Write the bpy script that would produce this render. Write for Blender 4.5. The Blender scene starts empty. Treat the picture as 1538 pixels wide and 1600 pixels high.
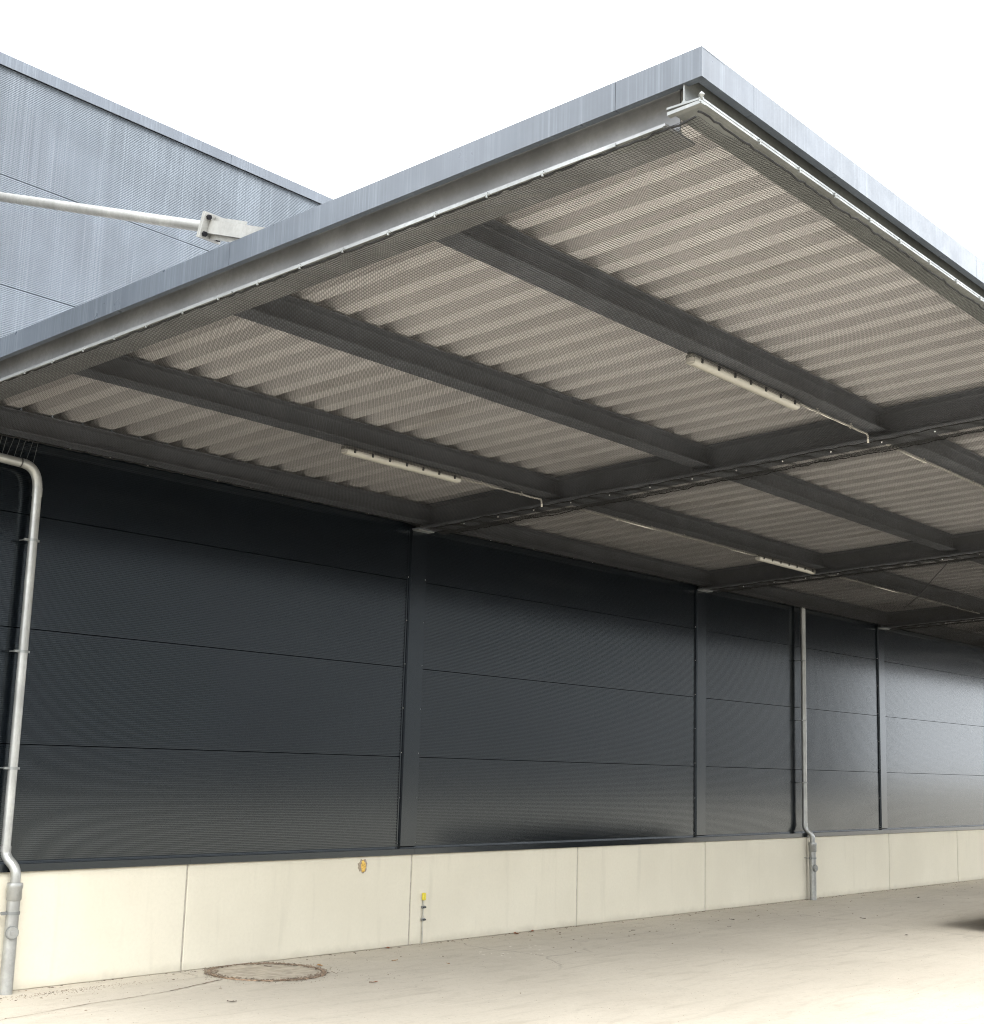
import bpy, bmesh, math, random
from mathutils import Vector, Matrix
random.seed(7)
R = math.radians
scene = bpy.context.scene
C = scene.collection

# ------------------------------------------------------------------ camera
F_PX, YAW, PITCH, ROLL = 2192.88, 0.8708, 0.1767, 0.0300
CAM = Vector((-11.8469, -10.9959, 2.0183))
fw = Vector((math.sin(YAW)*math.cos(PITCH), math.cos(YAW)*math.cos(PITCH), math.sin(PITCH)))
rt = Vector((math.cos(YAW), -math.sin(YAW), 0)); up = rt.cross(fw)
r2 = math.cos(ROLL)*rt + math.sin(ROLL)*up
u2 = -math.sin(ROLL)*rt + math.cos(ROLL)*up
cd = bpy.data.cameras.new('camera'); cam = bpy.data.objects.new('camera', cd); C.objects.link(cam)
M = Matrix((r2, u2, -fw)).transposed().to_4x4(); M.translation = CAM
cam.matrix_world = M
cd.sensor_fit = 'HORIZONTAL'; cd.sensor_width = 36; cd.lens = F_PX/1538*36
cd.clip_start = 0.05; cd.clip_end = 2000
scene.camera = cam

# ------------------------------------------------------------------ sky and sun (bright overcast day)
SUN_EL, SUN_AZ = R(46), R(203)          # azimuth clockwise from +Y: light comes from the open front side
w = bpy.data.worlds.new('World'); scene.world = w; w.use_nodes = True
nt = w.node_tree; nt.nodes.clear()
out = nt.nodes.new('ShaderNodeOutputWorld'); bg = nt.nodes.new('ShaderNodeBackground')
sky = nt.nodes.new('ShaderNodeTexSky'); sky.sky_type = 'NISHITA'; sky.sun_disc = False
sky.sun_elevation = SUN_EL; sky.sun_rotation = SUN_AZ
sky.air_density = 1.0; sky.dust_density = 6.0; sky.ozone_density = 1.0
hs = nt.nodes.new('ShaderNodeHueSaturation'); hs.inputs['Saturation'].default_value = 0.22
mx = nt.nodes.new('ShaderNodeMix'); mx.data_type = 'RGBA'; mx.inputs['Factor'].default_value = 0.75
mx.inputs['B'].default_value = (10.5, 10.9, 11.4, 1)      # even cloud cover
nt.links.new(sky.outputs[0], hs.inputs['Color']); nt.links.new(hs.outputs[0], mx.inputs['A'])
nt.links.new(mx.outputs['Result'], bg.inputs['Color']); bg.inputs['Strength'].default_value = 0.12
nt.links.new(bg.outputs[0], out.inputs[0])
sd = bpy.data.lights.new('sun', 'SUN'); so = bpy.data.objects.new('sun', sd); C.objects.link(so)
sd.energy = .5; sd.angle = R(30); sd.color = (1, 0.97, 0.92)
sdir = Vector((math.sin(SUN_AZ)*math.cos(SUN_EL), math.cos(SUN_AZ)*math.cos(SUN_EL), math.sin(SUN_EL)))
so.rotation_euler = (-sdir).to_track_quat('-Z', 'Y').to_euler()
vs = scene.view_settings
scene.display_settings.display_device = 'sRGB'
vs.view_transform = 'Standard'; vs.look = 'None'; vs.gamma = 1; vs.use_curve_mapping = False
vs.exposure = 2.17
scene.render.engine = 'CYCLES'
scene.cycles.max_bounces = 6; scene.cycles.diffuse_bounces = 5; scene.cycles.glossy_bounces = 3
scene.cycles.use_denoising = True; scene.cycles.denoising_input_passes = 'RGB_ALBEDO_NORMAL'; scene.cycles.denoising_prefilter = 'NONE'; scene.cycles.filter_width = 1.1; scene.cycles.caustics_reflective = False; scene.cycles.blur_glossy = 1.0

# ------------------------------------------------------------------ materials
class NT:
    def __init__(s, name):
        s.m = bpy.data.materials.new(name); s.m.use_nodes = True
        s.t = s.m.node_tree; s.t.nodes.clear()
        s.o = s.n('ShaderNodeOutputMaterial'); s.b = s.n('ShaderNodeBsdfPrincipled')
        s.l(s.b.outputs[0], s.o.inputs[0])
        s.pos = s.n('ShaderNodeNewGeometry').outputs['Position']
    def n(s, t, **k):
        x = s.t.nodes.new(t)
        for a, v in k.items(): setattr(x, a, v)
        return x
    def l(s, a, b): s.t.links.new(a, b)
    def vec(s, sc):
        v = s.n('ShaderNodeVectorMath', operation='MULTIPLY'); s.l(s.pos, v.inputs[0]); v.inputs[1].default_value = sc
        return v.outputs[0]
    def noise(s, sc=(1, 1, 1), scale=1, detail=4, rough=.6, dist=0):
        x = s.n('ShaderNodeTexNoise'); s.l(s.vec(sc), x.inputs['Vector'])
        x.inputs['Scale'].default_value = scale; x.inputs['Detail'].default_value = detail
        x.inputs['Roughness'].default_value = rough; x.inputs['Distortion'].default_value = dist
        return x.outputs['Fac']
    def ramp(s, f, a, b, lo=0, hi=1):
        x = s.n('ShaderNodeMapRange'); x.interpolation_type = 'SMOOTHSTEP'
        s.l(f, x.inputs[0]); x.inputs[1].default_value = a; x.inputs[2].default_value = b
        x.inputs[3].default_value = lo; x.inputs[4].default_value = hi
        return x.outputs[0]
    def math(s, op, a, b):
        x = s.n('ShaderNodeMath', operation=op)
        for i, v in enumerate((a, b)):
            if isinstance(v, (int, float)): x.inputs[i].default_value = v
            else: s.l(v, x.inputs[i])
        return x.outputs[0]
    def mix(s, f, a, b):
        x = s.n('ShaderNodeMix', data_type='RGBA')
        for k, v in (('Factor', f), ('A', a), ('B', b)):
            if isinstance(v, (int, float)): x.inputs[k].default_value = v
            elif isinstance(v, tuple): x.inputs[k].default_value = v + (1,)
            else: s.l(v, x.inputs[k])
        return x.outputs['Result']
    def set(s, **k):
        for a, v in k.items():
            i = s.b.inputs[a.replace('_', ' ')]
            if isinstance(v, tuple): i.default_value = v + (1,)
            elif isinstance(v, (int, float)): i.default_value = v
            else: s.l(v, i)
    def bump(s, h, strength=.3, dist=.01):
        x = s.n('ShaderNodeBump'); x.inputs['Strength'].default_value = strength; x.inputs['Distance'].default_value = dist
        s.l(h, x.inputs['Height']); s.l(x.outputs[0], s.b.inputs['Normal'])

def m_paint(name, col, rough, streak=None, streak_amt=.0, spec=.5, tint=(1, 1, 1), rv=.18):
    k = NT(name)
    n1 = k.noise(scale=1.3, detail=5); c = k.mix(k.ramp(n1, .3, .7), tuple(v*.85 for v in col), tuple(v*1.12 for v in col))
    if streak:
        s1 = k.noise((90, 90, .30), 1, 4, .7); s2 = k.noise((3.5, 3.5, .6), 1, 4, .6); s3 = k.noise((16, 16, .5), 1, 3, .6, .3)
        f = k.math('MULTIPLY', k.ramp(s1, .42, .70), k.ramp(s2, .34, .64, .10, .75))
        g_ = k.math('MULTIPLY', k.ramp(s3, .58, .74), k.ramp(s1, .40, .60, .2, .8))
        f = k.math('MULTIPLY', k.math('MAXIMUM', f, g_), streak_amt)
        c = k.mix(f, c, streak)
    k.set(Base_Color=c, Roughness=k.ramp(k.noise(scale=6, detail=6), .3, .7, rough*(1-rv), rough*(1+rv)), Specular_IOR_Level=spec, Specular_Tint=tint)
    return k.m
PAINT = (.0042, .0058, .0078)
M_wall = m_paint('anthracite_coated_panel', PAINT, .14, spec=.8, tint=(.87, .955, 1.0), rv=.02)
M_wall_up = m_paint('sky_lit_weathered_panel', (.100, .118, .137), .36, (.38, .43, .47), .36)  # lit copy of M_wall: sky light in the base colour, plus weathering streaks
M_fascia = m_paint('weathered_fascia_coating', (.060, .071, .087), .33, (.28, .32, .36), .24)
M_trim = m_paint('anthracite_trim', (.0042, .0055, .0072), .16, spec=.5, tint=(.84, .94, 1.0), rv=.03)

def m_steel(name, col, rough, metal):
    k = NT(name)
    n1 = k.noise(scale=2.2, detail=6); n2 = k.noise(scale=26, detail=4)
    c = k.mix(k.ramp(n1, .3, .72), tuple(v*.72 for v in col), tuple(v*1.15 for v in col))
    c = k.mix(k.ramp(n2, .35, .7, 0, .35), c, tuple(v*.7 for v in col))
    k.set(Base_Color=c, Metallic=metal, Roughness=k.ramp(n2, .3, .7, rough*.8, rough*1.25))
    return k.m
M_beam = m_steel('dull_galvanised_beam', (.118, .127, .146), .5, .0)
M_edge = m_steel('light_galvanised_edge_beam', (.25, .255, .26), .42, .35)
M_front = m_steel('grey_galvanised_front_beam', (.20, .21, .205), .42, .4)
M_galv = m_steel('galvanised_steel', (.24, .25, .245), .45, .5)
M_pipe = m_steel('zinc_downpipe', (.34, .345, .33), .36, .5)
M_strut = m_steel('hot_dip_galvanised_tube', (.27, .27, .255), .5, .35)
M_screw = m_steel('bright_screw', (.8, .8, .8), .25, .9)

k = NT('fleece_backed_roof_sheet')
n1 = k.noise(scale=1.1, detail=4); n2 = k.noise(scale=160, detail=2)
c = k.mix(k.ramp(n1, .3, .7), (.60, .585, .59), (.68, .664, .668)); c = k.mix(k.ramp(n2, .35, .65, 0, .4), c, (.46, .44, .43))
oi = k.n('ShaderNodeObjectInfo'); c = k.mix(k.math('MULTIPLY', oi.outputs['Random'], .18), c, (.44, .42, .39))
st_ = k.noise((2.5, .4, 1), 1, 5, .65, .8); c = k.mix(k.ramp(st_, .56, .74, 0, .4), c, (.28, .255, .225))
k.set(Base_Color=c, Roughness=.95, Specular_IOR_Level=.1); M_deck = k.m

k = NT('precast_concrete_plinth')
n1 = k.noise(scale=.8, detail=6); n2 = k.noise(scale=30, detail=6); n3 = k.noise((1, 1, 6), 2, 4)
c = k.mix(k.ramp(n1, .3, .7), (.575, .540, .440), (.625, .590, .485))
c = k.mix(k.ramp(n2, .3, .75, 0, .3), c, (.53, .495, .405))
sx = k.n('ShaderNodeSeparateXYZ'); k.l(k.pos, sx.inputs[0])
h = k.math('ADD', sx.outputs[2], k.math('MULTIPLY', k.noise(scale=5, detail=5), .12))
c = k.mix(k.ramp(h, .05, .16, .45, 0), c, (.34, .31, .245))
v_ = k.noise((5, 5, .5), 1, 5, .6); c = k.mix(k.ramp(v_, .55, .75, 0, .3), c, (.43, .405, .33))
po = k.noise(scale=220, detail=1); c = k.mix(k.ramp(po, .70, .76, 0, .7), c, (.20, .18, .15))
k.set(Base_Color=c, Roughness=.85, Specular_IOR_Level=.3); k.bump(n2, .25, .005); M_plinth = k.m

k = NT('concrete_yard')
n1 = k.noise(scale=.35, detail=6, dist=.4); n2 = k.noise(scale=70, detail=5); n3 = k.noise((1.2, 7, 1), .9, 6, .65, .6); n4 = k.noise(scale=4, detail=8, rough=.7)
c = k.mix(k.ramp(n1, .3, .7), (.46, .418, .345), (.53, .485, .402))
c = k.mix(k.ramp(n3, .48, .72, 0, .5), c, (.345, .307, .245))
c = k.mix(k.ramp(n4, .52, .74, 0, .4), c, (.56, .51, .42))
c = k.mix(k.ramp(n2, .35, .7, 0, .3), c, (.36, .32, .255))
n5 = k.noise(scale=240, detail=3, rough=.7); c = k.mix(k.ramp(n5, .60, .72, 0, .55), c, (.20, .175, .14))
n7 = k.noise(scale=20, detail=5, rough=.7); c = k.mix(k.ramp(n7, .54, .66, 0, .32), c, (.27, .24, .195)); c = k.mix(k.ramp(n7, .30, .42, .25, 0), c, (.60, .56, .48))
n6 = k.noise(scale=1.6, detail=7, rough=.75, dist=1.2); c = k.mix(k.ramp(n6, .60, .72, 0, .5), c, (.30, .27, .22))
w1 = k.n('ShaderNodeTexVoronoi', feature='DISTANCE_TO_EDGE'); w1.inputs['Scale'].default_value = .22
wv = k.n('ShaderNodeVectorMath', operation='ADD'); k.l(k.pos, wv.inputs[0])
nn = k.n('ShaderNodeTexNoise'); k.l(k.pos, nn.inputs['Vector']); nn.inputs['Scale'].default_value = .8; nn.inputs['Detail'].default_value = 6
k.l(nn.outputs['Color'], wv.inputs[1]); k.l(wv.outputs[0], w1.inputs['Vector'])
k.set(Roughness=k.ramp(n4, .3, .7, .6, .85), Specular_IOR_Level=.35)
c = k.mix(k.math('MULTIPLY', k.ramp(w1.outputs['Distance'], .0, .006, 1, 0), k.ramp(n1, .5, .6, 0, .5)), c, (.25, .22, .18))
k.set(Base_Color=c); k.bump(k.math('ADD', n2, k.math('MULTIPLY', n4, 1.5)), .25, .006); M_ground = k.m

def m_plain(name, col, rough=.6, metal=0, var=.2, spec=.5, scale=12):
    k = NT(name); f = k.ramp(k.noise(scale=scale, detail=5), .3, .7)
    k.set(Base_Color=k.mix(f, tuple(v*(1-var) for v in col), tuple(v*(1+var) for v in col)), Roughness=rough, Metallic=metal, Specular_IOR_Level=spec)
    return k.m
M_net = m_plain('black_net_twine', (.018, .018, .018), .7, spec=.3)
M_rope = m_plain('black_net_rope', (.015, .015, .015), .8, spec=.2)
M_seal = m_plain('grey_joint_sealant', (.36, .335, .285), .8)
M_dark = m_plain('dark_joint', (.010, .010, .012), .9, spec=.1)
M_lamp_h = m_plain('grey_lamp_housing', (.28, .27, .25), .5)
M_lamp_d = m_plain('opal_lamp_diffuser', (.32, .31, .275), .35, var=.06)
M_black = m_plain('black_plastic', (.02, .02, .02), .5)
M_cond = m_plain('white_conduit', (.60, .58, .53), .45, var=.08)
M_yellow = m_plain('yellow_plastic', (.62, .52, .05), .55, var=.12)
M_foam = m_plain('yellow_foam', (.62, .40, .10), .9, var=.35, scale=60)
M_foam_edge = m_plain('foam_edge_stain', (.30, .25, .19), .9, var=.3, scale=60)
M_leaf = [m_plain('rust_brown_leaf', (.22, .075, .03), .7), m_plain('ochre_leaf', (.38, .20, .06), .7), m_plain('dark_brown_leaf', (.05, .03, .02), .7)]
M_dirt = m_plain('dark_grit', (.16, .12, .085), .95, var=.5, scale=8)
M_strip = m_plain('dull_zinc_strip', (.40, .385, .33), .7, var=.15)
M_pale = m_plain('pale_paint_fleck', (.80, .77, .70), .8)
M_iron = m_plain('rusty_iron_ring', (.27, .19, .125), .85, var=.45, scale=25)
M_lid = m_plain('concrete_lid', (.40, .35, .275), .9, var=.22, scale=9)
M_skip = m_plain('grey_container_paint', (.40, .40, .39), .6, var=.25, scale=3)

# ------------------------------------------------------------------ mesh helpers
def mesh(name, V, Fc, smooth=False):
    me = bpy.data.meshes.new(name); me.from_pydata([tuple(v) for v in V], [], Fc); me.update()
    if smooth:
        for p in me.polygons: p.use_smooth = True
    return me
def link(name, me, mat, parent=None, loc=None):
    o = bpy.data.objects.new(name, me); C.objects.link(o)
    if mat and not me.materials: me.materials.append(mat)
    if parent: o.parent = parent
    if loc: o.location = loc
    return o
def mk(name, V, Fc, mat, parent=None, smooth=False, loc=None): return link(name, mesh(name, V, Fc, smooth), mat, parent, loc)
def tag(o, label, cat, group=None):
    o['label'] = label; o['category'] = cat
    if group: o['group'] = group
    return o
def empty(name, loc=(0, 0, 0)):
    o = bpy.data.objects.new(name, None); C.objects.link(o); o.location = loc; o.empty_display_size = .2
    return o
def boxg(x0, x1, y0, y1, z0, z1):
    V = [(x, y, z) for z in (z0, z1) for y in (y0, y1) for x in (x0, x1)]
    return V, [(0, 2, 3, 1), (4, 5, 7, 6), (0, 1, 5, 4), (2, 6, 7, 3), (0, 4, 6, 2), (1, 3, 7, 5)]
def join(gs):
    V, Fc = [], []
    for v, f in gs:
        n = len(V); V += list(v); Fc += [tuple(i+n for i in q) for q in f]
    return V, Fc
def box(name, a, mat, parent=None, bev=0):
    V, Fc = boxg(*a); me = mesh(name, V, Fc)
    if bev:
        bm = bmesh.new(); bm.from_mesh(me)
        bmesh.ops.bevel(bm, geom=bm.edges[:], offset=bev, segments=2, affect='EDGES', profile=.5); bm.to_mesh(me); bm.free()
    return link(name, me, mat, parent)
def tubeg(path, r, n=12, caps=True):
    P = [Vector(p) for p in path]; rs = r if isinstance(r, (list, tuple)) else [r]*len(P)
    V, Fc = [], []; t0 = (P[1]-P[0]).normalized()
    a = Vector((0, 0, 1)) if abs(t0.z) < .9 else Vector((1, 0, 0)); u = t0.cross(a).normalized()
    for i, p in enumerate(P):
        t = ((P[min(i+1, len(P)-1)]-p).normalized() + (p-P[max(i-1, 0)]).normalized())
        t = t.normalized() if t.length > 1e-6 else t0
        u = (u - t*u.dot(t)).normalized(); v = t.cross(u)
        for j in range(n):
            q = 2*math.pi*j/n; V.append(p + (u*math.cos(q)+v*math.sin(q))*rs[i])
    for i in range(len(P)-1):
        for j in range(n):
            Fc.append((i*n+j, i*n+(j+1) % n, (i+1)*n+(j+1) % n, (i+1)*n+j))
    if caps: Fc += [tuple(range(n))[::-1], tuple(range((len(P)-1)*n, len(P)*n))]
    return V, Fc
def shade(me, ang=40):
    for p in me.polygons: p.use_smooth = True
    me.set_sharp_from_angle(angle=R(ang))
def tube(name, path, r, mat, parent=None, n=12):
    V, Fc = tubeg(path, r, n); me = mesh(name, V, Fc); shade(me); return link(name, me, mat, parent)
def ball(p, r):
    V = [Vector(p)+Vector(d)*r for d in ((1,0,0),(-1,0,0),(0,1,0),(0,-1,0),(0,0,1),(0,0,-1))]
    return V, [(0,2,4),(2,1,4),(1,3,4),(3,0,4),(2,0,5),(1,2,5),(3,1,5),(0,3,5)]
def arc(p0, c, p1, n=8):          # quadratic bend
    p0, c, p1 = Vector(p0), Vector(c), Vector(p1)
    return [p0*(1-t)**2 + c*2*t*(1-t) + p1*t*t for t in [i/n for i in range(n+1)]]

# canopy plane: z = ZB + off + SL*y
ZB, SL = 4.728, -0.0637
def cz(y, off): return ZB + off + SL*y
def shear(g): return [(v[0], v[1], v[2] + ZB + SL*v[1]) for v in g[0]], g[1]
D = 3.125; BAY = 2*D

# ------------------------------------------------------------------ ground
g = mk('ground', [(-400, -400, 0), (400, -400, 0), (400, 400, 0), (-400, 400, 0)], [(0, 1, 2, 3)], M_ground); g['kind'] = 'structure'

# ------------------------------------------------------------------ building
bld = empty('warehouse_building')
tag(bld, 'anthracite warehouse with ribbed horizontal wall panels above a pale concrete plinth', 'building')
XL, XR = -2*BAY, 7*BAY; WY = .10
box('wall_core', (XL, XR, .165, 14, 0, 8.06), M_dark, bld)
# ribbed panels
NR, PH = 60, .9995
def panel_mesh(name):
    V, Fc = [], []; p = PH/NR; z = 0; pts = []
    for i in range(NR):
        z = i*p
        pts += [(-.0, z), (-.0, z+p*.38), (.0055, z+p*.58), (.0055, z+p*.80)]
    pts += [(0, PH)]
    pts = [(.05, 0)] + pts + [(.05, PH)]
    L = BAY-.008
    for y, z in pts: V += [(0, y, z), (L, y, z)]
    for i in range(len(pts)-1): Fc.append((2*i, 2*i+1, 2*i+3, 2*i+2))
    return mesh(name, V, Fc)
pm = panel_mesh('wall_panel'); pm.materials.append(M_wall)
pm2 = panel_mesh('lit_weathered_wall_panel'); pm2.materials.append(M_wall_up)
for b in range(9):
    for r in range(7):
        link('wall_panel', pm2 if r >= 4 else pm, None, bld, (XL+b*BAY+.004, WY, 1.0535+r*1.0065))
# plinth panels
V, Fc = boxg(0, D-.022, 0, .14, 0.002, 1.0); me = mesh('plinth_panel', V, Fc)
bm = bmesh.new(); bm.from_mesh(me); bmesh.ops.bevel(bm, geom=bm.edges[:], offset=.006, segments=1, affect='EDGES'); bm.to_mesh(me); bm.free(); me.materials.append(M_plinth)
for i in range(18): link('plinth_panel', me, None, bld, (XL+i*D+.011, 0, 0))
sm = mesh('joint_sealant', *boxg(-.011, .011, .010, .09, 0, .99)); sm.materials.append(M_seal)
for i in range(1, 18): link('joint_sealant', sm, None, bld, (XL+i*D, 0, 0))
# drip flashing
prof = [(.112, 1.066), (-.030, 1.050), (-.034, 1.046), (-.034, .985), (-.028, .981), (-.028, 1.040), (.112, 1.054)]
def extr_x(prof, x0, x1):
    n = len(prof); V = [(x, y, z) for x in (x0, x1) for y, z in prof]
    return V, [(i, (i+1) % n, n+(i+1) % n, n+i) for i in range(n)] + [tuple(range(n))[::-1], tuple(range(n, 2*n))]
def extr_y(prof, y0, y1):
    n = len(prof); V = [(x, y, z) for y in (y0, y1) for x, z in prof]
    return V, [(n+i, n+(i+1) % n, (i+1) % n, i) for i in range(n)] + [tuple(range(n)), tuple(range(n, 2*n))[::-1]]
for b in range(9):
    for hf in range(2):
        mk('drip_flashing', *extr_x(prof, XL+(b+hf/2)*BAY+.001, XL+(b+hf/2+.5)*BAY-.001), M_trim, bld)
# pilaster covers (hat section with screwed flanges)
hat = [(-.160, -.004), (-.126, -.004), (-.122, -.024), (-.118, -.028), (.118, -.028), (.122, -.024), (.126, -.004), (.160, -.004), (.160, -.001), (-.160, -.001)]
def hat_mesh(z0, z1):
    n = len(hat); V = [(x, y, z) for z in (z0, z1) for x, y in hat]
    return V, [(i, (i+1) % n, n+(i+1) % n, n+i) for i in range(n)] + [tuple(range(n))[::-1], tuple(range(n, 2*n))]
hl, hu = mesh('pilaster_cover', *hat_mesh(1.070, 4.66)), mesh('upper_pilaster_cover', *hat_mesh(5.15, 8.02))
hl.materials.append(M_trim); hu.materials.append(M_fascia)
scr = join([ball((sx*.143, -.006, z), .008) for sx in (-1, 1) for z in [1.1+.5*i for i in range(7)]]); sme = mesh('screws', *scr); sme.materials.append(M_screw)
for i in range(10):
    p = link('pilaster_cover', hl, None, bld, (XL+i*BAY, WY, 0)); s = link('screws', sme, None, p); s['kind'] = 'stuff'
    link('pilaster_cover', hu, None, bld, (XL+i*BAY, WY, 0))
# parapet cap
pc = [(.055, 8.085), (.053, 8.195), (.50, 8.210), (.50, 8.200), (.060, 8.187), (.062, 8.097), (.075, 8.091)]
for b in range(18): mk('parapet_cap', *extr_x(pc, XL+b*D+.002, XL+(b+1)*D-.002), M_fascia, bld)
box('roof', (XL, XR, .48, 14, 8.07, 8.16), M_beam, bld)

# ------------------------------------------------------------------ canopy
can = empty('loading_canopy', (0, -.2, 0)); can.location = (0, 0, 0)
tag(can, 'long cantilevered steel canopy with grey fascia and corrugated soffit along the warehouse', 'canopy')
NB = 7
def hprof(h, b, tw, tf, r, z0=0):
    pts = [(-b/2, 0), (b/2, 0), (b/2, tf)]
    q = [(tw/2+r-r*math.sin(a), tf+r-r*math.cos(a)) for a in [i*math.pi/8 for i in range(5)]]
    pts += q
    q2 = [(x, h-z) for x, z in q[::-1]]; pts += q2
    pts += [(b/2, h-tf), (b/2, h), (-b/2, h), (-b/2, h-tf)]
    pts += [(-x, z) for x, z in q2[::-1]] + [(-x, z) for x, z in q[::-1]] + [(-b/2, tf)]
    return [(x, z+z0) for x, z in pts]
# cross beams
for i in range(NB+1):
    y1 = -7.44
    V, Fc = shear(extr_y(hprof(.265, .28, .009, .013, .022, -.07), y1, .068))
    me = mesh('cross_beam', [(x, y, z) for x, y, z in V], Fc); shade(me, 30)
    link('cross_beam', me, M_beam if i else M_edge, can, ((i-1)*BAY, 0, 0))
# purlins
PY = [-5.643, -3.795, -1.925]
pme = {}
cle_g = join([boxg(-.006, .006, -.010, -.004, .045, .15)] )
for ky, y in enumerate(PY):
    pr = [(y+a, z) for a, z in hprof(.19, .2, .0075, .010, .016)]
    V, Fc = extr_x(pr, .0062, BAY-.0062); V = [(a, b, c+ZB+SL*y) for a, b, c in V]
    pme[ky] = mesh('purlin', V, Fc); shade(pme[ky], 30); pme[ky].materials.append(M_beam)
    cms = []
    for x0, x1 in ((.008, .095), (BAY-.095, BAY-.008)):
        cms.append(mesh('end_cleat', *boxg(x0, x1, y-.014, y-.004, cz(y, .04), cz(y, .15)))); cms[-1].materials.append(M_beam)
    gs = []
    for xc in (.055, BAY-.055):
        for dz in (.065, .095, .125): gs.append(tubeg([(xc, y-.014, cz(y, dz)), (xc, y-.028, cz(y, dz))], .012, 6))
    bmh = mesh('cleat_bolts', *join(gs)); bmh.materials.append(M_beam)
    for b in range(NB):
        o = link('purlin', pme[ky], None, can, ((b-1)*BAY, 0, 0))
        [link('end_cleat', cm, None, o) for cm in cms]; s = link('cleat_bolts', bmh, None, o); s['kind'] = 'stuff'
# wall beam
pr = [(-.068+a, z) for a, z in hprof(.19, .2, .0075, .010, .016)]
V, Fc = extr_x(pr, .0062, BAY-.0062); V = [(a, b, c+ZB) for a, b, c in V]
wm = mesh('wall_beam', V, Fc); shade(wm, 30); wm.materials.append(M_beam)
for b in range(NB): link('wall_beam', wm, None, can, ((b-1)*BAY, 0, 0))
# front edge beam
FY = -7.55; XE = (NB-1)*BAY
pr = [(FY+a, z) for a, z in hprof(.20, .2, .008, .011, .018)]
V, Fc = extr_x(pr, -6.395, XE+.14); V = [(a, b, c+ZB+SL*FY) for a, b, c in V]
me = mesh('front_edge_beam', V, Fc); shade(me, 30); link('front_edge_beam', me, M_front, can)
# roof sheets (ribs run towards the wall)
P_ = .32; CAV, WB, DEP = .184, .030, .120
def sheet(n):
    pts = []
    for i in range(n):
        x = i*P_
        pts += [(x, 0), (x+WB, DEP), (x+CAV-WB, DEP), (x+CAV, 0)]
    pts.append((n*P_, 0))
    return pts
def sheet_mesh(y0, y1):
    pts = sheet(3); V, Fc = [], []
    ys = [y0, y1]
    for y in ys: V += [(x, y, cz(y, .203+z)) for x, z in pts]
    n = len(pts)
    for i in range(n-1): Fc.append((i, i+1, n+i+1, n+i))
    m = mesh('roof_sheet', V, Fc); m.materials.append(M_deck); return m
shm = sheet_mesh(-7.50, .094)
x = -5.405-2*P_
mk('edge_flashing', *shear(boxg(-6.398, -6.03, -7.63, .09, .2005, .2025)), M_deck, can)
mk('edge_flashing', *shear(boxg(-6.03, XE+.14, -7.63, -7.46, .2005, .2025)), M_deck, can)
while x < XE+.1:
    link('roof_sheet', shm, None, can, (x, 0, 0)); x += 3*P_
# fascia: folded sheet, sections with open seams
FX, FYY = -6.408, -7.658; FT, FB = .262, .105
def fascia_x(x0, x1):
    y = FYY; p = [(y, FB), (y, FT), (y+.22, FT-.004), (y+.22, FT-.010), (y+.006, FT-.006), (y+.006, FB+.006), (y+.045, FB+.004), (y+.045, FB)]
    V, Fc = extr_x(p, x0, x1); return shear((V, Fc))
def fascia_y(y0, y1):
    x = FX; p = [(x, FB), (x+.045, FB), (x+.045, FB+.004), (x+.006, FB+.006), (x+.006, FT-.006), (x+.22, FT-.010), (x+.22, FT-.004), (x, FT)]
    V, Fc = extr_y(p, y0, y1); return shear((V, Fc))
xs = [FX+.002, -5.9, -2.9, .1, 3.1, 6.1, 9.1, 12.1, 15.1, 18.1, 21.1, 24.1, 27.1, 30.1, XE+.15]
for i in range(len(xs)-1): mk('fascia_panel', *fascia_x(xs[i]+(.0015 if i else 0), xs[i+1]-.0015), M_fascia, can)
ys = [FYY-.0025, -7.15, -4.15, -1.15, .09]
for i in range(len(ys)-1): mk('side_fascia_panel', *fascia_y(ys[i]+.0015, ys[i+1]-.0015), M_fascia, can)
mk('bright_flange_patch', *shear(boxg(-6.396, -6.29, -7.43, -7.10, -.0775, -.0705)), M_galv, can)  # added pale plate imitating the brightly lit bare flange near the corner
# net carrying angles
def clip_g(x, y, z, along):
    a = boxg(x-.005, x+.005, y-.005, y+.005, z-.016, z+.014)
    return join([a, tubeg([(x, y-.016, z), (x, y+.012, z)], .006, 6) if along == 'x' else tubeg([(x-.012, y, z), (x+.012, y, z)], .006, 6)])
ya = -7.648
ang = [(ya, -.014), (ya, .002), (ya+.004, .002), (ya+.004, -.010), (ya+.030, -.010), (ya+.030, -.014)]
xs = [-6.40, -2.6, 3.4, 9.4, 15.4, 21.4, 27.4, XE+.1]
for i in range(len(xs)-1):
    V, Fc = extr_x(ang, xs[i]+.002, xs[i+1]-.002); a_ = mk('net_angle', [(p, q, r+ZB+SL*FY) for p, q, r in V], Fc, M_galv, can)
x = -5.83; gs = []
while x < 12: gs.append(clip_g(x, ya-.004, cz(FY, -.01), 'y')); x += .44+random.uniform(-.03, .03)
for g_ in gs: mk('net_clip', *g_, M_galv, can)
xa = -6.402
ang = [(xa, -.086), (xa+.032, -.086), (xa+.032, -.082), (xa+.004, -.082), (xa+.004, -.068), (xa, -.068)]
for y0, y1 in ((-7.15, -4.2), (-4.19, -.3)): mk('net_angle', *shear(extr_y(ang, y0, y1)), M_galv, can)
ang2 = [(xa-.004, -.032), (xa+.030, -.032), (xa+.030, -.028), (xa+.0, -.028), (xa+.0, -.0145), (xa-.004, -.0145)]
mk('net_angle', *shear(extr_y(ang2, -7.655, -7.46)), M_galv, can)
y = -6.69
while y < -.5:
    mk('net_clip', *clip_g(xa-.002, y, cz(y, -.085), 'x'), M_galv, can); y += .37+random.uniform(-.02, .02)
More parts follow.
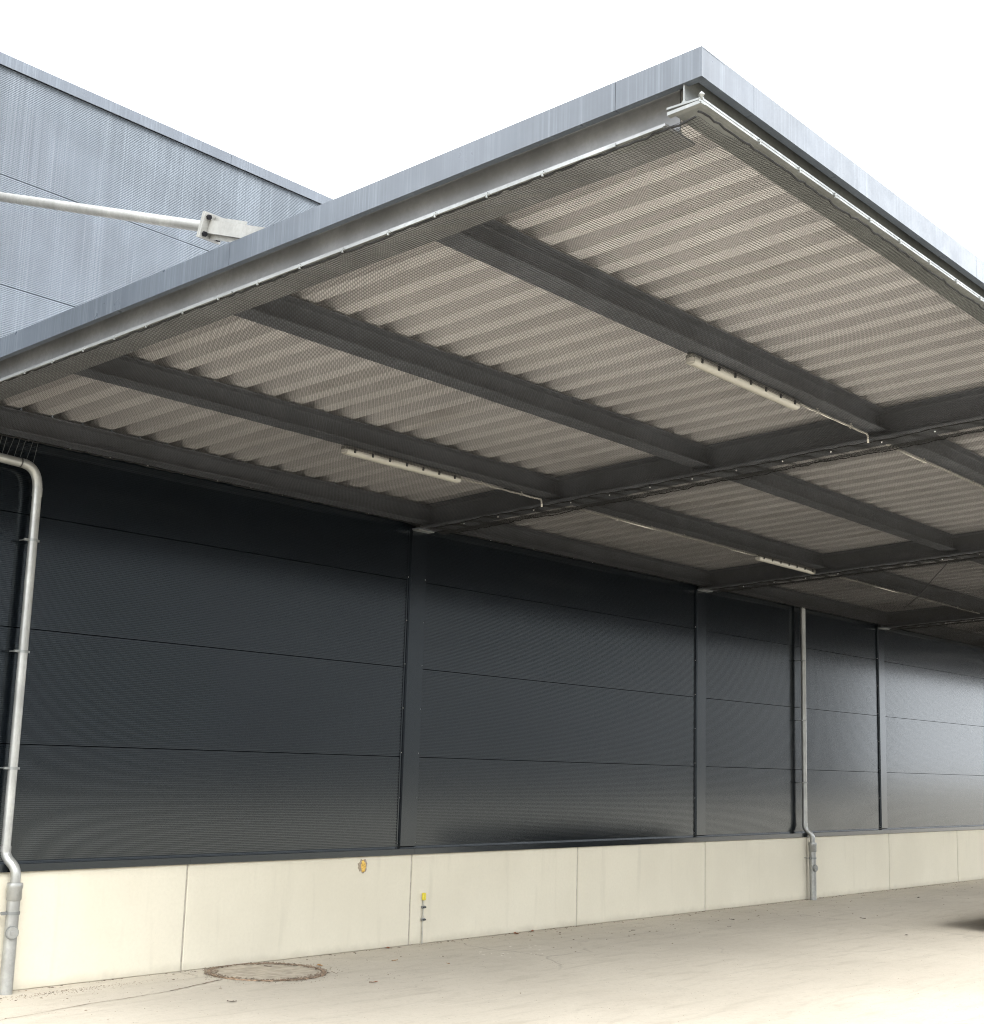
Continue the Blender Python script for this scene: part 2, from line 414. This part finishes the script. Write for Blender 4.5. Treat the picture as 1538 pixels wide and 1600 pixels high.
mk('corner_clip', *join([clip_g(xa-.006, -7.652, cz(-7.65, -.012), 'x'), ball((xa-.01, -7.66, cz(-7.65, .004)), .02)]), M_galv, can)
# bearing plates above the pilasters
for i in range(NB+1):
    box('bearing_plate', ((i-1)*BAY-.13, (i-1)*BAY+.13, -.035, .068, 4.645, 4.656), M_galv, can)
# tie strut from the end cross beam up to the wall
sx = -BAY
a, b = Vector((sx, -3.735, 5.500)), Vector((sx, .09, 6.751))
dr = (b-a).normalized()
st = tube('tie_strut', [a, b], .038, M_strut, can, 20)
def frame_box(c, ax, su, hu, hs, ha):           # box about c: half sizes along su(horizontal), hu(up), ax
    upv = su.cross(ax)
    V = [c + su*(i*hs) + upv*(j*hu) + ax*(k*ha) for k in (-1, 1) for j in (-1, 1) for i in (-1, 1)]
    return V, [(0, 2, 3, 1), (4, 5, 7, 6), (0, 1, 5, 4), (2, 6, 7, 3), (0, 4, 6, 2), (1, 3, 7, 5)]
su = Vector((1, 0, 0)); upv = su.cross(dr)
mk('end_plate', *frame_box(a, dr, su, .088, .088, .008), M_strut, st)
mk('end_plate', *frame_box(a-dr*.018, dr, su, .088, .088, .008), M_strut, st)
for i in (-1, 1):
    for j in (-1, 1):
        p = a - dr*.026 + su*(i*.058) + upv*(j*.058)
        bl = tube('bolt', [p, p-dr*.020], .018, M_dark, st, 6)
# stub fin + side plates going down to the cross beam
mk('stub', *frame_box(a-dr*.33, dr, su, .045, .040, .30), M_strut, st)
mk('stub_fin', *frame_box(a-dr*.20+upv*.0, dr, su, .075, .006, .17), M_strut, st)
box('wall_plate', (sx-.14, sx+.14, .05, .072, 6.58, 6.90), M_strut, st)

# ------------------------------------------------------------------ bird net
CELL, TW = .0205, .00125
def net_off(x, y):
    b = (x+BAY) % BAY; e = min(b, BAY-b)
    o = -.04 - .050*math.exp(-(e/.35)**2)
    fr = max(0, 1-abs(y-FY)/.5)*(1-math.exp(-(e/.35)**2)); o = o*(1-fr) + -.045*fr
    return o + .006*math.sin(x*2.3+y*1.1)*math.sin(y*1.7-x*.6) - .004
def strand(pts, r, axis):
    V, Fc = [], []
    for p in pts:
        if axis == 'x': V += [(p[0], p[1]-r, p[2]-r*.6), (p[0], p[1]+r, p[2]-r*.6), (p[0], p[1], p[2]+r)]
        else: V += [(p[0]-r, p[1], p[2]-r*.6), (p[0]+r, p[1], p[2]-r*.6), (p[0], p[1], p[2]+r)]
    for i in range(len(pts)-1):
        q = 3*i
        for a_, b_ in ((0, 1), (1, 2), (2, 0)): Fc.append((q+a_, q+b_, q+3+b_, q+3+a_))
    return V, Fc
def make_net(name, x0, x1, y0, y1, cell, r, seg, zf, wob=.003):
    V, Fc = [], []
    def add(gv):
        n = len(V); V.extend(gv[0]); Fc.extend([tuple(i+n for i in q) for q in gv[1]])
    ny, nx = int((y1-y0)/cell), int((x1-x0)/cell)
    def jx(x, y): return wob*math.sin(x*5.1+y*3.3)+wob*.6*math.sin(y*9.7-x*2.1)
    for j in range(ny+1):
        y = y0+j*cell
        add(strand([(x0+(x1-x0)*i/seg, y+jx(x0+(x1-x0)*i/seg, y), cz(y, zf(x0+(x1-x0)*i/seg, y))) for i in range(seg+1)], r, 'x'))
    for i in range(nx+1):
        x = x0+i*cell
        add(strand([(x+jx(y0+(y1-y0)*j/seg, x), y0+(y1-y0)*j/seg, cz(y0+(y1-y0)*j/seg, zf(x, y0+(y1-y0)*j/seg)+.0015)) for j in range(seg+1)], r, 'y'))
    return mk(name, V, Fc, M_net)
def wavy(path, amp, r, seed):
    rnd = random.Random(seed); pts = []
    for a_, b_ in zip(path[:-1], path[1:]):
        a_, b_ = Vector(a_), Vector(b_); n = max(2, int((b_-a_).length/.045))
        for i in range(n): pts.append(a_.lerp(b_, i/n) + Vector([rnd.uniform(-amp, amp) for _ in range(3)]))
    pts.append(Vector(path[-1])); return tubeg(pts, r, 5)
netlab = ['black bird net under the nearest canopy bay, at the canopy corner', 'black bird net under the second canopy bay, behind the first cross beam', 'black bird net under the third canopy bay, behind the second cross beam', 'black bird net under the fourth canopy bay, a sliver at the far right edge']
for b in range(4):
    x0, x1 = ((-6.385, -.15) if b == 0 else ((b-1)*BAY+.16, b*BAY-.15))
    nb = make_net('bird_net', x0, x1, -7.625, -.10, CELL, TW, 26, net_off)
    tag(nb, netlab[b], 'net', 'bird nets under the canopy')
    if b == 0: e1 = [(x0, y, cz(y, net_off(x0, y)-.004)) for y in [-7.62+.4*i for i in range(19)]+[-.1]]
    if b == 0: mk('edge_rope', *wavy(e1, .006, .006, b*7+1), M_rope, nb)
    e2 = [(x0+i*.44, -7.628, cz(-7.628, -.052)) for i in range(int((x1-x0)/.44)+1)]+[(x1, -7.628, cz(-7.628, -.052))]
    mk('edge_rope', *wavy(e2, .006, .006, b*7+2), M_rope, nb)
    e4 = [(x0+i*.5, -.11, cz(-.1, -.05)) for i in range(int((x1-x0)/.5)+1)]+[(x1, -.11, cz(-.1, -.05))]
    mk('edge_rope', *wavy(e4, .006, .006, b*7+4), M_rope, nb)
# bunched net strips under the cross beams
strlab = ['bunched black net strip under the first cross beam from the corner', 'bunched black net strip under the second cross beam, by the farthest lamp', 'bunched black net strip under the third cross beam, at the far right']
for b in range(3):
    xc = b*BAY; wd = .34 if b == 0 else .26
    def zf(x, y, xc=xc): return -.088 - .05*max(0, x-xc)*(1+.25*math.sin(y*4.3))*(1+.10*(y+7.6)) + .006*math.sin(y*23+x*9)
    s = make_net('net_strip', xc-.13, xc-.13+wd, -7.40, -.12, .0125, .0012, 90, zf, .004)
    tag(s, strlab[b], 'net', 'bunched net strips')
    for kx, am in ((-.13, .003), (-.13+wd, .007)):
        mk('edge_rope', *wavy([(xc+kx+.03*math.sin(i*1.9), -7.4+i*.4, cz(-7.4+i*.4, zf(xc+kx, -7.4+i*.4)-.004)) for i in range(19)], am, .0045, 50+b*3+int(kx*10)), M_rope, s)
    for i in range(14):
        yy = -7.2+.5*i; mk('hook', *ball((xc-.11, yy, cz(yy, -.108)), .010), M_screw, s)

# ------------------------------------------------------------------ strip lights and conduits
def lamp(x0, x1, y, label):
    e = tag(empty('strip_light', ((x0+x1)/2, y, cz(y, 0))), label, 'lamp', 'strip lights under the canopy'); L = (x1-x0)/2
    def ex(p, a_, b_): return extr_x(p, a_, b_)
    hp = [(-.026, -.004), (-.040, -.026), (-.043, -.045), (.043, -.045), (.040, -.026), (.026, -.004)]
    mk('housing', *ex(hp, -L, L), M_lamp_h, e)
    dp = [(-.040, -.047), (-.038, -.066), (-.027, -.080), (.0, -.085), (.027, -.080), (.038, -.066), (.040, -.047)]
    me = mesh('diffuser', *ex(dp, -L+.008, L-.008)); shade(me, 50); link('diffuser', me, M_lamp_d, e)
    cg = join([boxg(-.009, .009, -.050, -.040, -.062, -.026), boxg(-.009, .009, -.054, -.046, -.046, -.036)]); cm = mesh('latch', *cg); cm.materials.append(M_black)
    cg = join([boxg(-.009, .009, .040, .050, -.062, -.026)]); cm2 = mesh('latch', *cg); cm2.materials.append(M_black)
    for i in range(7):
        xx = -L+.10+(2*L-.2)*i/6
        link('latch', cm, None, e, (xx, 0, 0)); link('latch', cm2, None, e, (xx, 0, 0))
    for sgn in (-1, 1): box('end_cap', (sgn*L-.012, sgn*L+.012, -.033, .033, -.072, -.012), M_lamp_h, e, .006)
    for sgn in (-.6, .6): box('hanger', (sgn*L-.02, sgn*L+.02, -.045, .02, -.004, .001), M_galv, e)
    return e
lamp(-3.16, -1.50, -5.575, 'white strip light under the purlin nearest the canopy corner')
lamp(-3.12, -1.53, -1.850, 'white strip light under the purlin nearest the wall, in the first canopy bay')
lamp(4.50, 6.08, -1.850, 'white strip light near the wall, past the first cross beam, in the second canopy bay')
def conduit(x0, x1, y, label, drop=False):
    e = tag(empty('cable_conduit', (x0, y, cz(y, -.03))), label, 'conduit', 'cable conduits under the purlins'); L = x1-x0
    pth = [(0, 0, 0)] + [(L*i/8, .004*math.sin(i*2.1), -.004*(i % 2)) for i in range(1, 8)] + [(L, 0, 0)]
    if drop: pth += [(L+.02, .0, -.02), (L+.025, 0, -.08)]
    tube('tube', pth, .010, M_cond, e, 8)
    n = max(2, int(L/.62)); cm = mesh('clip', *join([boxg(-.009, .009, -.014, .014, -.013, .013), boxg(-.006, .006, -.005, .005, .013, .03)])); cm.materials.append(M_cond)
    for i in range(n): link('clip', cm, None, e, (L*(i+.5)/n, 0, 0))
conduit(-1.48, -.20, -5.60, 'pale conduit running from the corner strip light to the first cross beam', True)
conduit(.20, 5.9, -5.57, 'pale conduit under the front purlin, behind the first cross beam')
conduit(-1.51, -.20, -1.86, 'pale conduit from the first-bay wall-side strip light to the first cross beam', True)
conduit(.15, 4.48, -1.86, 'long pale conduit leading from the first cross beam to the farthest strip light')
conduit(6.45, 12.2, -1.88, 'pale conduit beyond the farthest strip light, in the third canopy bay')
tag(tube('loose_cable', [(6.9, -3.45, cz(-3.45, -.04)), (7.8, -2.86, cz(-2.86, -.09)), (8.8, -2.28, cz(-2.28, -.10)), (9.8, -1.68, cz(-1.68, -.07)), (10.5, -1.26, cz(-1.26, -.03))], .007, M_black, None, 6),
    'black loose cable hanging diagonally under the far right bay of the soffit', 'cable')
# hooks for the net along the wall
for i in range(26):
    x = -5.15+.43*i
    h_ = mk('net_hook', *join([tubeg([(x, .10, 4.738), (x, .082, 4.738)], .004, 6), ball((x, .080, 4.734), .011)]), M_screw, can)

# ------------------------------------------------------------------ downpipes
def downpipe(x, xb, yb, top, label):
    y = 0.0; e = tag(empty('downpipe', (0, 0, 0)), label, 'downpipe', 'downpipes on the warehouse wall')
    r = .041
    if top == 'bend':
        tube('pipe', [(x-2.6, y, 4.60), (x-.16, y, 4.497)], r, M_pipe, e, 16)
        tube('bend', arc((x-.17, y, 4.4975), (x-.005, y, 4.49), (x, y, 4.28), 10), r+.002, M_pipe, e, 16)
        tube('pipe', [(x, y, 4.285), (x, y, 1.16)], r, M_pipe, e, 16); tube('collar', [(x, y, 4.30), (x, y, 4.225)], r+.004, M_pipe, e, 16)
    else: tube('pipe', [(x, y, 4.76), (x, y, 1.16)], r, M_pipe, e, 16)
    pth = arc((x, y, 1.17), (x, y, 1.11), ((x+xb)/2, (y+yb)/2, 1.065), 5) + arc(((x+xb)/2, (y+yb)/2, 1.065), (xb, yb, 1.02), (xb, yb, .955), 5)[1:] + [(xb, yb, .86)]
    tube('offset_bend', pth, r+.002, M_pipe, e, 16); tube('collar', [(x, y, 1.20), (x, y, 1.15)], r+.005, M_pipe, e, 16)
    rb = .055
    tube('standpipe', [(xb, yb, .885), (xb, yb, -.02)], rb, M_pipe, e, 20)
    tube('socket', [(xb, yb, .90), (xb, yb, .885), (xb, yb, .865), (xb, yb, .85), (xb, yb, .765), (xb, yb, .755)], [rb+.010, rb+.013, rb+.013, rb+.008, rb+.008, rb+.002], M_pipe, e, 20)
    c = Vector((xb-.022, yb-rb+.012, .50)); d = Vector((-.28, -1, 0)).normalized()
    cap = tube('inspection_cap', [c, c+d*.030, c+d*.030, c+d*.036], [.050, .050, .044, .043], M_pipe, e, 20)
    tube('cap_boss', [c+d*.035, c+d*.043], .017, M_pipe, cap, 12)
    tube('cap_rim', [c+d*.004, c+d*.022], .056, M_galv, cap, 20)
    for z in (3.83, 2.85, 1.85):
        k_ = tube('clamp', [(x, y, z-.012), (x, y, z+.012)], r+.004, M_galv, e, 16)
        mk('clamp_arm', *join([boxg(x-r-.045, x-r-.002, y-.010, y+.010, z-.010, z+.010), boxg(x+r+.002, x+r+.02, y-.008, y+.008, z-.010, z+.010), tubeg([(x-r-.03, y, z), (x-r-.03, .1, z)], .005, 6)]), M_galv, k_)
    k_ = tube('clamp', [(xb, yb, .642), (xb, yb, .668)], rb+.005, M_galv, e, 20)
    mk('clamp_arm', *join([boxg(xb-rb-.05, xb-rb, yb-.012, yb+.012, .642, .668), tubeg([(xb-rb-.03, yb, .655), (xb-rb-.03, 0, .655)], .006, 6)]), M_galv, k_)
    return e
downpipe(-5.072, -5.02, -.105, 'bend', 'left galvanised downpipe bending along under the canopy, in front of the wall')
downpipe(9.32, 9.376, -.105, 'straight', 'far downpipe standing straight between the two rightmost wall pilasters')
# drooping lacing wires above the bend
V = join([tubeg([(-5.87+i*.062+random.uniform(-.01, .01), .06, 4.72), (-5.92+i*.062+random.uniform(-.02, .02), .03, 4.58-.004*i)], .0018, 4) for i in range(14)])
tag(mk('net_lacing', *V, M_galv), 'thin zigzag lacing wires above the left downpipe bend', 'wire')
for xx, zz, lb in ((-5.27, 4.5002, 'black tie wrapped round the downpipe close to its bend'), (-5.74, 4.5220, 'black tie wrapped round the horizontal downpipe run at the left edge')):
    tag(mk('cable_tie', *tubeg([(xx, 0, zz), (xx+.012, 0, zz-.0005)], .0445, 14), M_black), lb, 'cable tie', 'ties on the left downpipe')

# ------------------------------------------------------------------ small things on the plinth
e = tag(empty('earthing_strip', (.20, -.01, 0)), 'slim earthing strip with yellow cap and two clamps on the plinth', 'earthing strip')
box('strip', (-.010, .010, -.005, -.001, 0, .47), M_strip, e)
box('yellow_cap', (-.020, .022, -.026, .004, .475, .555), M_yellow, e, .006)
for z in (.40, .265):
    c_ = box('clamp', (-.026, .028, -.020, .004, z-.014, z+.014), M_galv, e, .004)
    mk('bolt', *join([tubeg([(s, -.020, z), (s, -.032, z)], .008, 6) for s in (-.014, .016)]), M_black, c_)
def blob(name, c, rx, rz, th, mat, parent, seed, n=22):
    rnd = random.Random(seed); V = []; Fc = []
    ks = [1+rnd.uniform(-.2, .2) for _ in range(n)]
    for s, d in ((1, 0), (.72, -th*.8), (.3, -th)):
        for i in range(n):
            q = 2*math.pi*i/n; V.append((c[0]+rx*s*ks[i]*math.cos(q), c[1]+d+rnd.uniform(-.2, .2)*th, c[2]+rz*s*ks[i]*math.sin(q)))
    for k_ in range(2):
        for i in range(n): Fc.append((k_*n+i, k_*n+(i+1) % n, (k_+1)*n+(i+1) % n, (k_+1)*n+i))
    Fc.append(tuple(range(2*n, 3*n)))
    return mk(name, V, Fc, mat, parent)
f_ = tag(empty('foam_plug', (-.775, 0, .885)), 'round yellow foam patch high on the plinth left of the near pilaster', 'foam patch')
blob('stain', (0, -.001, 0), .070, .074, .003, M_foam_edge, f_, 3); blob('foam', (.006, -.004, -.004), .040, .058, .016, M_foam, f_, 4)

# ------------------------------------------------------------------ manhole
mx_, my_, mr = -2.53, -.53, .56
mh = tag(empty('manhole_cover', (mx_, my_, 0)), 'round concrete filled manhole cover with rusty dirty rim in the yard', 'manhole cover')
n = 48
def ring(r0, r1, z0, z1, jit=0, seed=1):
    rnd = random.Random(seed); V = []
    for r_, z in ((r0, z0), (r0, z1), (r1, z1), (r1, z0)):
        for i in range(n): a_ = 2*math.pi*i/n; q = r_+rnd.uniform(-jit, jit); V.append((q*math.cos(a_), q*math.sin(a_), z))
    return V, [(k_*n+i, ((k_+1) % 4)*n+i, ((k_+1) % 4)*n+(i+1) % n, k_*n+(i+1) % n) for k_ in range(4) for i in range(n)]
mk('frame', *ring(mr-.03, mr, .001, .010, .006), M_iron, mh)
mk('lid', [(0, 0, .007)] + [((mr-.045)*math.cos(2*math.pi*i/n), (mr-.045)*math.sin(2*math.pi*i/n), .006) for i in range(n)], [(0, 1+i, 1+(i+1) % n) for i in range(n)], M_lid, mh)
mk('dirt_gap', *ring(mr-.05, mr-.028, .0005, .0055, .004, 5), M_dirt, mh)

# ------------------------------------------------------------------ grit, leaves, flecks
def chip(c, s, rnd, flat=.25):
    n = rnd.randint(4, 6); a0 = rnd.uniform(0, 6); el = rnd.uniform(.4, 1); th = rnd.uniform(0, 3.14)
    V = [Vector((c[0], c[1], c[2]+s*flat))]
    for i in range(n):
        q = a0+2*math.pi*i/n; x, y = s*rnd.uniform(.6, 1)*math.cos(q), s*el*rnd.uniform(.6, 1)*math.sin(q)
        V.append(Vector((c[0]+x*math.cos(th)-y*math.sin(th), c[1]+x*math.sin(th)+y*math.cos(th), c[2])))
    return V, [(0, 1+i, 1+(i+1) % n) for i in range(n)]
rnd = random.Random(21); gs = []
for i in range(1500):
    a_ = rnd.uniform(0, 6.283); dn = .35+.65*(math.sin(a_*1.5+.8)**2)
    if rnd.random() > dn: continue
    r_ = mr - .03 + rnd.gauss(0, .035); gs.append(chip((mx_+r_*math.cos(a_), my_+r_*math.sin(a_), .009), rnd.uniform(.006, .022), rnd))
for i in range(420):
    a_ = rnd.uniform(0, 6.283); r_ = mr*math.sqrt(rnd.random())*1.35; gs.append(chip((mx_+r_*math.cos(a_), my_+r_*math.sin(a_), .004), rnd.uniform(.004, .013), rnd))
for i in range(1500):
    x = rnd.uniform(-6, 16); y = -abs(rnd.gauss(.0, .05))-.004 if rnd.random() < .55 else -abs(rnd.gauss(0, .9))
    gs.append(chip((x, y, .001), rnd.uniform(.004, .009) if rnd.random() < .75 else rnd.uniform(.010, .024), rnd))
for i in range(1400):
    x = rnd.uniform(-6, 10); y = rnd.uniform(-7, -.1); gs.append(chip((x, y, .001), rnd.uniform(.003, .008), rnd))
for i in range(380):
    x = rnd.gauss(-4.6, .5); gs.append(chip((x, -.22-abs(rnd.gauss(0, .10)), .001), rnd.uniform(.003, .010), rnd))
gr = mk('ground_grit', *join(gs), M_dirt); gr['kind'] = 'stuff'; tag(gr, 'dark grit and crumbs strewn along the foot of the wall', 'grit')
gs = []
for cx_, cy_, n_ in ((.2, -1.05, 9), (1.0, -.95, 9), (.75, -1.35, 5)):
    for i in range(n_): gs.append(chip((rnd.gauss(cx_, .12), rnd.gauss(cy_, .10), .001), rnd.uniform(.008, .03), rnd, .05))
pf = mk('pale_flecks', *join(gs), M_pale); pf['kind'] = 'stuff'; tag(pf, 'small white paint flecks on the concrete beyond the manhole', 'flecks')
# dirt-filled slab joint leading from the manhole to the left
pts = [(-3.14, -.62), (-3.5, -.72), (-3.9, -.84), (-4.3, -.90), (-4.75, -.93), (-5.2, -1.02), (-5.9, -1.16)]
V = []; Fc = []
dense = []
for a_, b_ in zip(pts[:-1], pts[1:]):
    for i in range(8): t = i/8; dense.append((a_[0]+(b_[0]-a_[0])*t, a_[1]+(b_[1]-a_[1])*t+rnd.uniform(-.008, .008)))
for i, (x, y) in enumerate(dense):
    hw = (.010 if i < 16 else .005)*rnd.uniform(.4, 1.2); V += [(x, y-hw, .0035), (x, y+hw, .0035)]
for i in range(len(dense)-1): Fc.append((2*i, 2*i+2, 2*i+3, 2*i+1))
cj = mk('slab_crack', V, Fc, M_dirt); cj['kind'] = 'structure'
# leaves
def leaf(name, p, s, mat, label, seed):
    rnd = random.Random(seed); th = rnd.uniform(0, 6.28); n = 7; V = []
    for j, wv in enumerate((-.28, 0, .28)):
        for i in range(n):
            t = i/(n-1); wd = math.sin(math.pi*min(1, t*1.05))**.7; x = (t-.5)*s*2; y = wv*wd*s*1.6*(1+rnd.uniform(-.25, .25))
            z = .006 + s*.35*abs(wv)*rnd.uniform(.4, 1.6) + s*.25*(t-.5)**2*rnd.uniform(.2, 2)
            V.append((x*math.cos(th)-y*math.sin(th), x*math.sin(th)+y*math.cos(th), z))
    Fc = [(j*n+i, j*n+i+1, (j+1)*n+i+1, (j+1)*n+i) for j in range(2) for i in range(n-1)]
    return tag(mk(name, V, Fc, mat, None, True, (p[0], p[1], 0)), label, 'leaf', 'fallen leaves on the yard')
LV = [((1.80, -.08), .085, 0, 'largest dark rust leaf at the foot of the plinth, middle of the wall'),
      ((2.15, -.05), .075, 0, 'reddish dry leaf just right of the largest rust leaf at the plinth'),
      ((-.38, -.05), .055, 0, 'small brown leaf against the plinth just left of the near pilaster'),
      ((-1.02, -.76), .05, 1, 'ochre leaf lying on the concrete between manhole and near pilaster'),
      ((-2.20, -1.62), .06, 0, 'curled rust leaf on the open concrete in front of the manhole, right side'),
      ((-3.85, -1.60), .05, 2, 'blackish leaf on the concrete in front of the manhole, left side'),
      ((-1.86, -.55), .06, 1, 'ochre leaf caught on the right rim of the manhole'),
      ((7.33, -1.92), .055, 2, 'dark leaf out on the shaded concrete in front of the far downpipe'),
      ((5.89, -3.20), .05, 2, 'dark leaf nearest the dark shadow at the right'),
      ((5.55, -.85), .05, 2, 'dark leaf on the concrete in front of the second pilaster'),
      ((4.70, -1.30), .04, 2, 'small dark leaf left of the second pilaster, away from the wall'),
      ((9.75, -.06), .05, 2, 'dark leaf at the plinth foot right of the far downpipe'),
      ((8.55, -.05), .04, 2, 'tiny dark leaf at the plinth foot left of the far downpipe'),
      ((11.4, -1.0), .06, 2, 'dark leaf on the deep shaded concrete near the third pilaster')]
LV += [((-3.05, -.66), .05, 1, 'ochre leaf on the left rim of the manhole'), ((-2.75, -1.02), .045, 0, 'rust leaf on the front rim of the manhole'),
       ((-2.30, -.28), .05, 2, 'dark leaf at the rear of the manhole towards the plinth'), ((-.75, -1.25), .035, 1, 'small ochre leaf on the concrete right of the manhole'),
       ((.55, -.35), .03, 2, 'small dark leaf near the foot of the earthing strip'), ((3.3, -.75), .04, 2, 'dark leaf on the concrete midway between the first two pilasters')]
for i, (p, s, m_, lb) in enumerate(LV): leaf('fallen_leaf', p, s*.8, M_leaf[m_], lb, 100+i)

# ------------------------------------------------------------------ unseen hall behind the viewer, added to darken the sky reflection in the wall
fh = tag(empty('unseen_hall', (8, -42, 0)), 'unseen long grey hall, added to darken the reflection in the cladding', 'building')
box('wall', (-88, 94, -20, 0, 0, 12.5), m_plain('grey_hall_wall', (.25, .26, .27), .6, scale=.6), fh)
mk('roof', *extr_x([(-20.6, 12.5), (.6, 12.5), (.6, 12.8), (-10, 14.1), (-20.6, 12.8)], -88.5, 94.5), M_beam, fh)
for i in range(8): box('gate', (-76+i*20, -72+i*20, .002, .06, 0, 4.2), m_plain('gate_%d' % i, (.20, .21, .22), .5), fh)

# ------------------------------------------------------------------ unseen container right of the view, added to cast the dark ground patch
sk = tag(empty('unseen_skip', (7.15, -5.75, 0)), 'unseen low grey skip container, added to cast the shadow at the right edge', 'container')
SL_, SW, SH = 4.6, 1.85, .85
V = [(0, 0, .16), (SL_, 0, .16), (SL_, SW, .16), (0, SW, .16), (-.0, -.08, SH), (SL_, -.08, SH), (SL_, SW+.06, SH), (-.0, SW+.06, SH),
     (.06, 0, SH), (SL_-.06, 0, SH), (SL_-.06, SW-.03, SH), (.06, SW-.03, SH), (.06, .06, .3), (SL_-.06, .06, .3), (SL_-.06, SW-.06, .3), (.06, SW-.06, .3)]
Fc = [(0, 3, 2, 1), (0, 1, 5, 4), (1, 2, 6, 5), (2, 3, 7, 6), (3, 0, 4, 7), (4, 5, 9, 8), (5, 6, 10, 9), (6, 7, 11, 10), (7, 4, 8, 11), (8, 9, 13, 12), (9, 10, 14, 13), (10, 11, 15, 14), (11, 8, 12, 15), (12, 13, 14, 15)]
mk('tub', V, Fc, M_skip, sk)
for y in (.45, SW-.45): box('runner', (.1, SL_-.1, y-.07, y+.07, 0, .158), M_skip, sk)
for i in range(6):
    x = .3+i*(SL_-.6)/5
    box('side_rib', (x-.05, x+.05, SW+.065, SW+.13, .18, SH-.08), M_skip, sk); box('side_rib', (x-.05, x+.05, -.15, -.085, .18, SH-.08), M_skip, sk)
